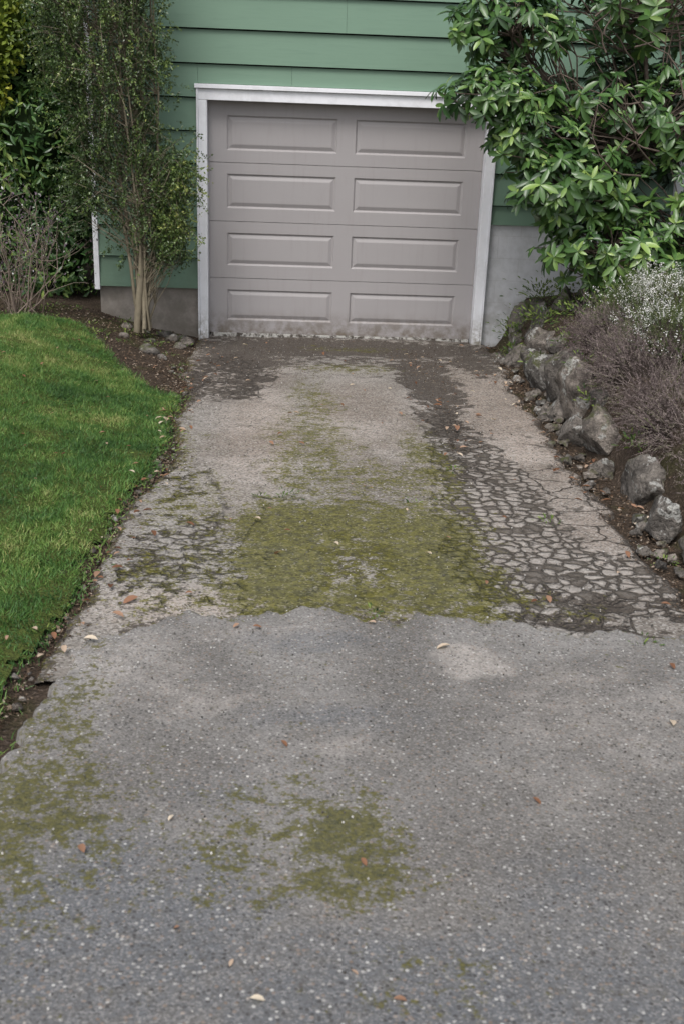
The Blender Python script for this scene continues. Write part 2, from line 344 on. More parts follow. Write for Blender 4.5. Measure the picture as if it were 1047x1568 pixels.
mesh('asphalt_apron',np.stack([X,Y,Z],-1),F,APRON,dict(moss=moss.ravel(),tone=tone.ravel(),blue=blue.ravel(),nb=nbv.ravel()),smooth=True)

# ------------------------------------------------------------ house
house=empty('green_house')
V=[];F=[];R=[]
def board(x0,x1,z0,z1,zb,k):
    def yy(z): return -.036+.032*(z-zb)/.272
    if z0==zb: z0+=.004
    z1=z1-.007  # board cut short so the dark core shows as a lap shadow line
    o=len(V);r=rng.random()
    V.extend([(x0,yy(z0),z0),(x1,yy(z0),z0),(x1,yy(z1),z1),(x0,yy(z1),z1),(x0,.02,z0),(x1,.02,z0),(x0,.02,z1),(x1,.02,z1)])
    F.extend([(o,o+1,o+2,o+3),(o+4,o+5,o+1,o),(o+4,o,o+3,o+6),(o+1,o+5,o+7,o+2)]);R.extend([r]*8)
XL,XR=-2.2,9.0
def seg(xa,xb,z0,z1,zb,k):
    cuts=[xa]
    x=xa+(k*1.37)%2.4+.8
    while x<xb-.5: cuts.append(x);x+=3.6
    cuts.append(xb)
    for a,b in zip(cuts[:-1],cuts[1:]): board(a,b-.002,z0,z1,zb,k)
for k in range(19):
    zb=.45+.272*k;zt=zb+.272
    if zt<=2.19:
        seg(XL,-1.29,zb,zt,zb,0)
        if zt>1.12: seg(1.29,XR,max(zb,1.10),zt,zb,k)
    elif zb<2.19:
        seg(XL,-1.29,zb,zt,zb,0);seg(1.29,XR,zb,zt,zb,k);seg(-1.29,1.29,2.195,zt,zb,0)
    else: seg(XL,XR,zb,zt,zb,k)
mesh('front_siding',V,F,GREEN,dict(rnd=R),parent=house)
V=[];F=[];R=[]
for k in range(19):
    zb=.45+.272*k;zt=zb+.272;o=len(V);r=rng.random()
    V.extend([(-2.222,8,zb),(-2.222,.04,zb),(-2.205,.04,zt),(-2.205,8,zt),(-2.19,8,zb),(-2.19,.04,zb)]);F.extend([(o,o+1,o+2,o+3),(o+4,o+5,o+1,o)]);R.extend([r]*6)
mesh('side_siding',V,F,GREEN,dict(rnd=R),parent=house)
V,F=boxes([(-2.195,-1.29,.022,.30,-.6,.47),(-2.195,-1.9,.30,8,-.6,.47)]);mesh('footing',V,F,FG,parent=house)
V,F=boxes([(1.29,9,.006,.30,-.6,1.115)]);mesh('block_foundation',V,F,FW,parent=house)
V,F=boxes([(-2.19,-1.22,.022,.2,.48,5.6),(1.22,9,.022,.2,1.12,5.6),(-1.22,1.22,.022,.2,2.2,5.6),(-2.18,-2.0,.2,8,.48,5.6),(8.8,9,.2,8,-.3,5.6),(-2.0,8.8,7.8,8,-.3,5.6)]);mesh('wall_sheathing',V,F,DARK,parent=house)  # wall core coloured near black to deepen the lap shadows
V=[(-2.6,-.35,5.6),(9.4,-.35,5.6),(9.4,4,7.4),(-2.6,4,7.4),(-2.6,8.4,5.6),(9.4,8.4,5.6),(-2.6,-.35,5.5),(9.4,-.35,5.5),(-2.6,8.4,5.5),(9.4,8.4,5.5)]
F=[(0,1,2,3),(3,2,5,4),(6,7,1,0),(5,9,8,4),(6,0,3),(6,3,8),(8,3,4),(7,2,1),(7,9,2),(9,5,2),(6,8,9,7)]
mesh('roof',V,F,ROOF,parent=house)
V,F=boxes([(-2.232,-2.185,-.042,.05,.42,5.5)]);bevel(mesh('corner_board',V,F,WHITE,parent=house))
V,F=boxes([(-1.285,-1.212,-.050,.12,-.02,2.062),(1.212,1.285,-.050,.12,-.02,2.062),(-1.285,1.285,-.050,.12,2.064,2.155),
 (-1.302,-1.286,-.066,.02,-.01,2.155),(1.286,1.302,-.066,.02,-.01,2.155),(-1.315,1.315,-.076,.02,2.157,2.192)])
bevel(mesh('door_casing',V,F,WHITE,parent=house),.003)
V=[];F=[]
yd=.085
def quad(a,b,c,d):
    o=len(V);V.extend([a,b,c,d]);F.append((o,o+1,o+2,o+3))
W=1.21
secz=[.035,.54,1.045,1.55,2.10]
for s in range(4):
    z0=secz[s]+.003;z1=secz[s+1]-.003
    pz0=[.155,.655,1.16,1.655][s];pz1=[.435,.945,1.455,1.945][s]
    xsx=[-W,-1.05,-.085,.075,1.05,W]
    for a in range(5):
        x0,x1=xsx[a],xsx[a+1]
        if a in(1,3):
            quad((x0,yd,z0),(x1,yd,z0),(x1,yd,pz0),(x0,yd,pz0));quad((x0,yd,pz1),(x1,yd,pz1),(x1,yd,z1),(x0,yd,z1))
            rings=[(0,0),(.014,.014),(.018,.014),(.046,.003),(.052,.002)]
            def rc(i,d): return [(x0+i,yd+d,pz0+i),(x1-i,yd+d,pz0+i),(x1-i,yd+d,pz1-i),(x0+i,yd+d,pz1-i)]
            for (i0,d0),(i1,d1) in zip(rings[:-1],rings[1:]):
                A=rc(i0,d0);B=rc(i1,d1)
                for q in range(4): quad(A[q],A[(q+1)%4],B[(q+1)%4],B[q])
            quad(*rc(*rings[-1]))
        else: quad((x0,yd,z0),(x1,yd,z0),(x1,yd,z1),(x0,yd,z1))
    quad((-W,yd,z1),(W,yd,z1),(W,yd+.014,z1+.003),(-W,yd+.014,z1+.003))
    quad((-W,yd+.02,z0-.004),(W,yd+.02,z0-.004),(W,yd,z0),(-W,yd,z0))
gd=mesh('garage_door',V,F,DOOR,parent=house)
V,F=boxes([(-1.208,1.208,.112,.14,0,2.18)]);mesh('door_backing',V,F,DARK,parent=house)
V,F=boxes([(-1.20,1.20,.066,.100,.0,.036)]);bevel(mesh('door_bottom_seal',V,F,SEAL,parent=house))
V,F=boxes([(2.92,3.00,-.06,.02,1.20,1.95),(3.86,3.94,-.06,.02,1.20,1.95),(2.92,3.94,-.062,.02,1.95,2.03),(2.86,4.0,-.095,.02,1.12,1.198),(3.00,3.86,-.045,.02,1.55,1.59)])
bevel(mesh('window_frame',V,F,WHITE,parent=house));V,F=boxes([(3.0,3.86,-.040,-.012,1.2,1.95)]);mesh('window_pane',V,F,GLASS,parent=house)

# ------------------------------------------------------------ lawn
def lawn_mask(x,y):
    e=edgeL(y)-.035-.05*ss((y+3.6)/1.2)-.06*(vnoise(y*2.2,4.4,51)-.5)-.06*(vnoise(y*9,4.4,52)-.5)-.05*(vnoise(y*23,4.4,54)-.5)
    back=-.95-1.9*ss((x+2.35)/1.15)*.95+.10*(vnoise(x*5,2.2,53)-.5)+.06*(vnoise(x*15,2.2,55)-.5)
    return (x<e)&(y<back)&(y>-9.4)&(x<-1.14-(-y-7.5)*1.1*(y<-7.5))
m=NT('turf',.9,.1);n1=m.noise(3,3);n2=m.noise(80,2)
c=m.mix(n1,(.050,.082,.02),(.10,.115,.03));c=m.mix(m.mr(n2,.4,.7),c,(.045,.05,.018));m.col(c);m.bump(n2,1,.02);TURF=m.m
lawn=empty('lawn')
xs=np.arange(-5.4,-1.0,.03);ys=np.arange(-9.4,-.8,.03);V,F=gridmesh(xs,ys,lambda a,b:HT(a,b)+.020+.016*fbm(a,b,6,3,60))
cx=V[F].mean(1);k=lawn_mask(cx[:,0]+.015,cx[:,1]);mesh('turf_base',V,F[k],TURF,smooth=True,parent=lawn)
GR=leafmat('grass_blades',[(0,(.040,.095,.026)),(.35,(.078,.172,.038)),(.7,(.150,.238,.055)),(1,(.33,.33,.13))],.5,0,.3,1.6)
def scatter(n,x0,x1,y0,y1):
    return np.stack([rng.uniform(x0,x1,n),rng.uniform(y0,y1,n)],1)
p=np.concatenate([scatter(290000,-3.2,-1.0,-7.9,-.9),scatter(45000,-5.4,-3.0,-9.4,-.9),scatter(20000,-3.2,-1.1,-9.4,-7.8)])
p=p[lawn_mask(p[:,0]+rng.normal(0,.025,len(p)),p[:,1]+rng.normal(0,.045,len(p)))]
thin=fbm(p[:,0],p[:,1],4,4,73);p=p[(thin<.60)|(rng.random(len(p))<.55)]
M=len(p);cl=vnoise(p[:,0]*14,p[:,1]*14,61);cl2=vnoise(p[:,0]*14,p[:,1]*14,62)
d=np.stack([rng.normal(0,.6,M)+(cl-.5)*1.6,rng.normal(0,.6,M)+(cl2-.5)*1.6,np.ones(M)],1);nh=np.stack([rng.normal(size=M),rng.normal(size=M)-.3,np.zeros(M)],1)
TV=np.array([(-.5,0,0),(.5,0,0),(-.35,.55,.06),(.35,.55,.06),(0,1,.32)])
TF=np.array([(0,1,3),(0,3,2),(2,3,4)])
hgt=(.016+.028*rng.random(M))*(.45+1.25*fbm(p[:,0],p[:,1],5,3,70))
S=np.stack([.003+.0020*rng.random(M),hgt,hgt],1)
pos=np.stack([p[:,0],p[:,1],HT(p[:,0],p[:,1])+.02],1)
rnd=np.clip(.08+.42*rng.random(M)+1.1*(fbm(p[:,0],p[:,1],1.6,4,71)-.47)+.9*(fbm(p[:,0],p[:,1],9,3,72)-.5)+.4*(rng.random(M)<.07)+.16*ss((p[:,1]+4.5)/3),0,1)
V,F,A=instance(TV,TF,pos,basis(d,nh),S,rnd);mesh('grass',V,F,GR,dict(rnd=A),parent=lawn)

# ------------------------------------------------------------ leaf templates
t=np.array([0,.22,.5,.8,1.0]);w=np.array([.06,.36,.5,.38,.0])
LV=[]
for a,b in zip(t,w):
    z=-.18*a*a
    LV+= [(-b*.33,a,z+.12*b),(0,a,z),(b*.33,a,z+.12*b)]
LV=np.array(LV);LF=[]
for i in range(4):
    o=i*3;LF+=[(o,o+1,o+4,o+3),(o+1,o+2,o+5,o+4)]
LF=np.array(LF)
SV=np.array([(0,0,0),(.28,.5,.05),(0,1,-.08),(-.28,.5,.05)]);SF=np.array([(0,1,2,3)])
def on_ellipsoid(c,r,n,lo=.72):
    d=nrm(rng.normal(size=(n,3)));k=rng.uniform(lo,1.05,n)[:,None]
    return np.array(c)+d*np.array(r)*k, nrm(d/np.array(r))

# ------------------------------------------------------------ rhododendron
rh=empty('rhododendron_bush')
BARK=NT('rhododendron_bark',.9,.2);BARK.col(BARK.mix(BARK.noise(25,3),(.060,.045,.036),(.20,.16,.13)));BARK=BARK.m
RL=leafmat('rhododendron_leaf',[(0,(.014,.034,.012)),(.3,(.032,.076,.022)),(.65,(.078,.160,.038)),(1,(.25,.36,.09))],.32,.10,.5,2)
lobes=[((1.16,-1.15,2.68),(.50,.42,.34),95,.5),((1.10,-1.2,2.20),(.46,.40,.24),95,.5),((1.42,-1.2,1.92),(.42,.40,.28),85,.5),((1.68,-1.25,1.56),(.52,.45,.36),135,.5),((2.05,-1.35,1.10),(.60,.5,.30),150,.5),
 ((2.30,-1.1,2.10),(.80,.6,.50),140,.45),((2.75,-1.15,1.32),(.75,.6,.50),170,.55),((2.2,-1.0,2.9),(1.1,.6,.40),110,.45),((3.6,-1.0,2.0),(.8,.7,1.0),100,.7),
 ((2.35,-.55,2.2),(.95,.22,.85),170,.2)]
P=[];D=[];src=[]
for li,(c,r,n,lo) in enumerate(lobes):
    a,b=on_ellipsoid(c,r,n,lo);P.append(a);D.append(b);src+= [li]*n
P=np.concatenate(P);D=np.concatenate(D);src=np.array(src)
k=P[:,1]<-.24;P,D,src=P[k],D[k],src[k]
ax=nrm(D*.8+np.array([-.05,-.45,.75])+rng.normal(0,.25,P.shape))
pos=[];dr=[];nh=[];sc=[];rd=[]
for i in range(len(P)):
    n=rng.integers(7,13);a0=rng.random()*6.28;R3=basis(ax[i][None],np.array([[.3,.5,.1]]))[0]
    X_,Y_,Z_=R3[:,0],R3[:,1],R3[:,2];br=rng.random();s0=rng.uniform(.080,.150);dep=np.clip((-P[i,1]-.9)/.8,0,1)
    for q in range(n):
        a=a0+q*2.4;el=rng.uniform(-.45,.45)-.15*(q<4)
        dd=(X_*cos(a)+Z_*sin(a))*cos(el)+Y_*sin(el)
        pos.append(P[i]+Y_*rng.uniform(-.03,.02));dr.append(dd);nh.append(Y_+rng.normal(0,.22,3));sc.append(s0*rng.uniform(.7,1.15)*(.7 if el>.3 else 1))
        v=.0+.40*br+.28*rng.random()+(.30 if el>.28 else 0)+.22*dep  # front leaves lighter, deep ones darker: depth shade put into leaf colour
        if src[i]==9: v*=.35  # filler rosettes at the back, darkened in colour as shaded depth
        rd.append(np.clip(v,0,1))
V,F,A=instance(LV,LF,np.array(pos),basis(np.array(dr),np.array(nh)),np.array(sc),np.array(rd))
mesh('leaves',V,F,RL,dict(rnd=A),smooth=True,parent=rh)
base=np.array([2.35,-.75,.45]);crown=np.array([2.25,-.95,1.75]);paths=[];rad=[];limb=[]
for q in range(4):
    paths.append(curve(base+rng.normal(0,.10,3)*[1,1,0],crown+rng.normal(0,.15,3),8,.08));rad.append(np.linspace(.040,.026,8))
for li,(c,r,n,lo) in enumerate(lobes):
    st_=crown if li in (0,1,2,5,7,8,9) else base+np.array([0,0,.35]);e=np.array(c)-np.array([0,0,r[2]*.2])
    pth=curve(st_+rng.normal(0,.08,3),e,9,.08,.05);limb.append(pth);paths.append(pth);rad.append(np.linspace(.024,.010,9))
for i in range(0,len(P)):
    if src[i] not in (5,7) and i%2: continue
    l=limb[src[i]];s=l[rng.integers(5,9)]
    pth=curve(s,P[i],6,.10,-.03);paths.append(pth);rad.append(np.linspace(.008,.0035,6))
for i in range(70):
    a=np.array([rng.uniform(1.7,3.0),rng.uniform(-1.6,-.9),rng.uniform(1.6,2.8)]);b=a+np.array([rng.uniform(-.5,.4),rng.uniform(-.35,.15),rng.uniform(.1,.5)])
    paths.append(curve(a,b,6,.15));rad.append(np.linspace(.008,.003,6))
V,F=tubes(paths,rad);mesh('branches',V,F,BARK,smooth=True,parent=rh)

# ------------------------------------------------------------ columnar shrub (left)
sh=empty('columnar_evergreen_shrub')
SB=NT('shrub_bark',.9,.2);SB.col(SB.mix(SB.noise(20,3),(.11,.095,.065),(.29,.25,.18)));SB=SB.m
SL=leafmat('small_evergreen_leaf',[(0,(.018,.032,.012)),(.4,(.050,.085,.024)),(.75,(.11,.165,.038)),(1,(.25,.27,.07))],.35,0,.5,4)
base=np.array([-1.70,-.68,.20]);paths=[];rad=[];stems=[]
for i in range(11):
    a=rng.uniform(0,6.28);k1=rng.uniform(.3,1);top=np.array([-2.0+.42*k1*cos(a),-.70+.28*k1*sin(a),3.7]);b=base+np.array([rng.normal(0,.04),rng.normal(0,.03),0])
    mid=np.array([-1.76+.30*k1*cos(a)+rng.normal(0,.05),-.70+.2*k1*sin(a),rng.uniform(1.1,1.6)])
    t=np.linspace(0,1,12)[:,None];pth=(1-t)**2*b+2*t*(1-t)*mid+t*t*top+rng.normal(0,.014,(12,3));stems.append(pth);paths.append(pth);rad.append(np.linspace([.034,.015,.022,.013,.017,.012,.018,.011,.014,.012,.010][i],.006,12))
NS=3200
zz=rng.uniform(.75,3.8,NS);cxz=-1.80-.20*np.clip((zz-1.3)/1.0,0,1);R0=.38+.13*np.clip((zz-1.2)/1.0,0,1)-.20*ss((1.25-zz)/.45)
a=rng.uniform(0,2*pi,NS);lump=.60+.62*vnoise(a*1.3+5,zz*2.6,91);rr=R0*lump*np.sqrt(rng.uniform(.12,1,NS))
sp=np.stack([cxz+rr*np.cos(a),-.70+.62*rr*np.sin(a),zz],1);sd=nrm(np.stack([.45*np.cos(a),.3*np.sin(a),np.full(NS,1.0)],1)+rng.normal(0,.2,(NS,3)))
drp=(rng.random(NS)<.30)&(rr>R0*.5)&(zz<3.0);sd[drp]=nrm(np.stack([.8*np.cos(a[drp]),.5*np.sin(a[drp]),rng.uniform(-.9,-.1,drp.sum())],1))
keep=(rng.random(NS)<np.clip(.10+(zz-.85)*.9,0,1))&(vnoise(a*2.2,zz*4.5,92)>.22);sp,sd=sp[keep],sd[keep]
n2=260;q,_=on_ellipsoid((-1.48,-.74,.92),(.17,.14,.30),n2,.2);sp=np.concatenate([sp,q]);sd=np.concatenate([sd,nrm(rng.normal(0,.35,(n2,3))+[.1,-.1,.8])])
n2=170;q,_=on_ellipsoid((-1.42,-.78,1.5),(.17,.12,.32),n2,.2);sp=np.concatenate([sp,q]);sd=np.concatenate([sd,nrm(rng.normal(0,.4,(n2,3))+[.3,-.1,-.2])])
n2=120;q,_=on_ellipsoid((-2.15,-.75,1.35),(.16,.12,.35),n2,.2);sp=np.concatenate([sp,q]);sd=np.concatenate([sd,nrm(rng.normal(0,.4,(n2,3))+[-.3,-.1,-.2])])
sl=rng.uniform(.12,.28,len(sp));nl=28
tt_=np.tile(np.linspace(.05,1,nl),(len(sp),1));cpos=sp[:,None]+sd[:,None]*(tt_*sl[:,None])[...,None]
rv=nrm(rng.normal(size=(len(sp),nl,3)));ld=nrm(rv+.7*sd[:,None])
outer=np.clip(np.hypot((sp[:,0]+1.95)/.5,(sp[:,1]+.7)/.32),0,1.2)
lp=cpos.reshape(-1,3)+rng.normal(0,.008,(len(sp)*nl,3));br=np.repeat(rng.random(len(sp))*.30+.30*outer**2*(vnoise(sp[:,0]*6,sp[:,2]*4,93)),nl)+.55*tt_.ravel()*rng.random(len(lp))+.04  # outer sprigs lighter, inner darker: edge light and inner shade in leaf colour
V,F,A=instance(SV,SF,lp,basis(ld.reshape(-1,3),rng.normal(size=(len(lp),3))+[0,-.5,.6]),rng.uniform(.017,.030,len(lp)),np.clip(br,0,1))
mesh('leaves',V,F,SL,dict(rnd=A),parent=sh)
for i in range(0,len(sp),4):
    s=stems[rng.integers(11)];kk=np.argmin(np.linalg.norm(s-(sp[i]-[0,0,.25]),axis=1));P_=np.array([s[kk],(s[kk]+sp[i])/2+rng.normal(0,.02,3),sp[i],sp[i]+sd[i]*sl[i]]);paths.append(P_);rad.append([.004,.003,.0025,.0015])
V,F=tubes(paths,rad,5);mesh('stems',V,F,SB,smooth=True,parent=sh)

# ------------------------------------------------------------ left shrubs / hedge
def bush(name,lobes,leafsize,mat,n,core=True,outward=.8,tmpl=(SV,SF),corecol=(.012,.022,.008)):
    e=empty(name);ps=[];ds=[]
    tot=sum(r[0]*r[2] for c,r in lobes)
    for c,r in lobes:
        a,b=on_ellipsoid(c,r,int(n*r[0]*r[2]/tot),.78);lum=.75+.5*vnoise(a[:,0]*3+a[:,1]*2,a[:,2]*3,77);a=np.array(c)+(a-np.array(c))*lum[:,None];ps.append(a);ds.append(b)
    P=np.concatenate(ps);D=np.concatenate(ds);k=(P[:,2]>HT(P[:,0],P[:,1]))&((P[:,0]<-2.27)|(P[:,1]<-.1));P,D=P[k],D[k];M=len(P)
    d=nrm(rng.normal(size=(M,3))+[0,0,-.3]);nn=D*outward+[0,0,.5]+rng.normal(0,.45,(M,3))
    rnd=np.clip(.05+1.0*rng.random(M)*vnoise(P[:,0]*4,P[:,2]*4,80)+.3*rng.random(M),0,1)
    V,F,A=instance(tmpl[0],tmpl[1],P,basis(d,nn),rng.uniform(.7,1.2,M)*leafsize,rnd);mesh('leaves',V,F,mat,dict(rnd=A),parent=e)
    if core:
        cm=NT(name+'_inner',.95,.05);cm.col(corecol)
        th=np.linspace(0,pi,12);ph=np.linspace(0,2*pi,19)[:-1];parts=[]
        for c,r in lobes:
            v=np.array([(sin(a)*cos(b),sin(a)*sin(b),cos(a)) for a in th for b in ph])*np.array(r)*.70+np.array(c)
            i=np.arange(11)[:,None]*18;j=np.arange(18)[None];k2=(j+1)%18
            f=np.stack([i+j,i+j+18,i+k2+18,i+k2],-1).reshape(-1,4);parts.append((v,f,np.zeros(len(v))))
        V,F,A=cat(parts);mesh('dark_core_fill',V,F,cm.m,smooth=True,parent=e)  # added solid dark core, blocks the view through the leaves
    return e
HL=leafmat('laurel_leaf',[(0,(.016,.040,.016)),(.4,(.050,.115,.032)),(.8,(.14,.24,.06)),(1,(.28,.37,.10))],.35,.10,.5,3)
YL=leafmat('golden_leaf',[(0,(.07,.12,.02)),(.4,(.18,.24,.03)),(.8,(.42,.42,.05)),(1,(.60,.55,.09))],.45,.2,.4,3)
bush('laurel_shrub',[((-3.1,.75,1.2),(.75,.6,1.0)),((-3.5,.8,2.2),(.9,.7,1.0)),((-2.85,1.1,2.6),(.5,.6,1.0)),((-4.4,.8,1.3),(.9,.7,1.1)),((-2.66,.45,.75),(.36,.4,.6)),((-2.75,.25,1.7),(.35,.35,.45))],.085,HL,20000,tmpl=(LV,LF))
bush('golden_shrub',[((-2.92,.0,2.62),(.24,.22,.42)),((-3.5,.1,2.6),(.45,.3,.6)),((-3.05,-.05,2.1),(.16,.16,.22))],.06,YL,3600,corecol=(.04,.06,.01))
bush('distant_hedge',[((-5,4,2.0),(1.8,1,2.6)),((-8,4,2.0),(2.2,1,3)),((-3.8,4.5,2.2),(1.2,1,2.8)),((-6.5,3,1),(2,1,1.5)),((-11,3,2),(2.4,1.2,3))],.13,HL,9000)
tw=empty('twiggy_shrub');TB=NT('twig_bark',.9,.2);TB.col(TB.mix(TB.noise(12,3),(.14,.105,.085),(.32,.26,.21)));TB=TB.m
paths=[];rad=[];tips=[]
for i in range(24):
    b=np.array([-2.74+rng.normal(0,.09),-.72+rng.normal(0,.08),.27]);e=b+np.array([rng.normal(0,.25),rng.normal(0,.18),rng.uniform(.45,1.0)])
    pth=curve(b,e,8,.10);paths.append(pth);rad.append(np.linspace(.0065,.002,8));tips.append(e)
    for q in range(6):
        s=pth[rng.integers(3,8)];e2=s+np.array([rng.normal(0,.12),rng.normal(0,.1),rng.uniform(.05,.25)]);paths.append(curve(s,e2,5,.1));rad.append(np.linspace(.003,.001,5));tips.append(e2)
V,F=tubes(paths,rad,4);mesh('twigs',V,F,TB,smooth=True,parent=tw)
tips=np.array(tips);tp=np.repeat(tips,12,0)+rng.normal(0,.05,(len(tips)*12,3))
PUR=leafmat('purple_buds',[(0,(.08,.06,.07)),(.45,(.19,.14,.18)),(.6,(.09,.15,.05)),(.92,(.14,.22,.07)),(1,(.7,.68,.7))],.6,.1,.2)
V,F,A=instance(SV,SF,tp,basis(rng.normal(size=tp.shape)+[0,0,.6],rng.normal(size=tp.shape)+.01),rng.uniform(.012,.032,len(tp)),rng.random(len(tp)));mesh('buds',V,F,PUR,dict(rnd=A),parent=tw)

# ------------------------------------------------------------ rocks
def rockset(name,L,mat,parent=None,seed=0,sub=4):
    import bmesh
    bm=bmesh.new();bmesh.ops.create_icosphere(bm,subdivisions=sub,radius=1);TV=np.array([v.co[:] for v in bm.verts]);TF=np.array([[v.index for v in f.verts] for f in bm.faces]);bm.free()
    parts=[]
    for i,(x,y,z,sx,sy,sz,rz) in enumerate(L):
        r=np.random.default_rng(seed+i);P=TV.copy()
        for q in range(16):
            n=nrm(r.normal(size=3));dcut=r.uniform(.42,.82);dd=P@n;P-=np.outer(np.clip(dd-dcut,0,None)*.96,n)
        o=r.random(3)*50
        nn=vnoise(P[:,0]*3.5+o[0],P[:,1]*3.5+P[:,2]*3+o[1],i)+.6*vnoise(P[:,0]*8+o[0],P[:,1]*7+P[:,2]*8+o[1],i+9)+.4*vnoise(P[:,0]*19+P[:,2]*9,P[:,1]*17+P[:,2]*11+o[1],i+19)
        P*=(.78+.26*nn)[:,None];P*=np.array([sx,sy,sz])/.80
        c,s=cos(rz),sin(rz);P=P@np.array([[c,s,0],[-s,c,0],[0,0,1]])
        parts.append((P+[x,y,z],TF,np.full(len(P),r.random())))
    V,F,A=cat(parts);return mesh(name,V,F,mat,dict(rnd=A),parent=parent,smooth=True)
m=NT('fieldstone',.9,.25);n1=m.noise(9,4,.7);n2=m.noise(45,3,.75);r=m.attr('rnd')
c=m.mix(m.mr(n1,.3,.7),(.048,.044,.040),(.19,.175,.158));c=m.mix(r,c,m.mix(1,c,(1.6,1.5,1.42),'MULTIPLY'))
c=m.mix(m.math('MULTIPLY',m.mr(m.noise(7,4,.75),.57,.63),.7),c,(.46,.46,.43))
nz=m.sep(m.geo.outputs['Normal'])[2]
c=m.mix(m.math('MULTIPLY',m.math('MULTIPLY',m.mr(nz,.1,.8),m.mr(m.noise(5,3,.7),.50,.60)),.8),c,m.mix(n2,(.030,.038,.010),(.09,.10,.025)))
c=m.mix(m.math('MULTIPLY',m.mr(n2,.48,.66),.6),c,(.035,.03,.025))
m.col(c);m.bump(m.math('ADD',n1,m.math('MULTIPLY',n2,.7)),1,.03);ROCK=m.m
R_=[]
def add(x,y,sx,sy,sz,rz=0,lift=.35,z0=None): R_.append((x-float(shiftR(y)),y,(plane(y) if z0 is None else z0)+sz*lift,sx,sy,sz,rz))
add(1.55,-.55,.12,.2,.16,.2);add(1.50,-1.05,.10,.18,.15,.3);add(1.66,-1.0,.16,.22,.28,.1,.7);add(1.50,-1.55,.11,.2,.18,0,.5)
add(1.46,-2.05,.10,.2,.16,.2,.5);add(1.52,-2.55,.13,.22,.23,-.1,.5);add(1.42,-3.05,.08,.14,.12,.2,.4);add(1.53,-3.2,.13,.22,.24,.2,.7)
add(1.43,-3.7,.09,.18,.13,.1);add(1.53,-4.05,.11,.2,.18,.2,.6);add(1.42,-4.45,.06,.1,.07,.4);add(1.50,-4.9,.10,.2,.16,.1,.6)
add(1.41,-5.55,.07,.12,.10,.2,.6);add(1.52,-5.9,.11,.2,.10,.3,.5);add(1.46,-6.3,.09,.18,.08,.1,.4);add(1.50,-6.8,.12,.2,.07,.2,.4)
add(1.85,-.9,.20,.22,.22,.5,1.6);add(1.70,-.45,.15,.2,.22,.5,1.1);add(2.05,-1.5,.2,.2,.17,.5,2.4);add(1.66,-1.9,.12,.18,.17,.5,1.6);add(2.3,-.8,.25,.25,.2,.5,2.6)
add(1.62,-1.45,.11,.16,.14,.7,1.6);add(1.58,-2.2,.08,.12,.1,.7,2.2);add(1.6,-3.6,.09,.14,.1,.2,2.4)
for q in range(70):
    y=rng.uniform(-7,-.4);s=rng.uniform(.012,.045);R_.append((1.34-float(shiftR(y))+rng.normal(0,.05),y,float(plane(y))+.01,s,s*1.3,s*.8,rng.random()*3))
rockset('stone_retaining_wall',R_,ROCK,seed=5)
L=[]
for x,y,s in [(-1.62,-1.15,.075),(-1.50,-.45,.05),(-1.42,-.35,.05),(-1.58,-.32,.06),(-1.35,-.50,.06),(-1.75,-.35,.05),(-1.40,-.72,.045),(-1.65,-.75,.04),(-1.85,-.9,.04),(-1.9,-.4,.05),(-1.48,-1.3,.035)]:
    L.append((x,y,float(HT(x,y))+s*.35,s*1.3,s,s*.8,rng.random()*3))
for q in range(90):
    y=rng.uniform(-7.3,-1.5);s=rng.uniform(.006,.020);x=float(edgeL(np.array(y)))-rng.normal(.01,.04);L.append((x,y,float(HT(x,y))+.02,s*1.3,s,s*.8,rng.random()*3))
rockset('border_stones',L,ROCK,seed=55,sub=2)

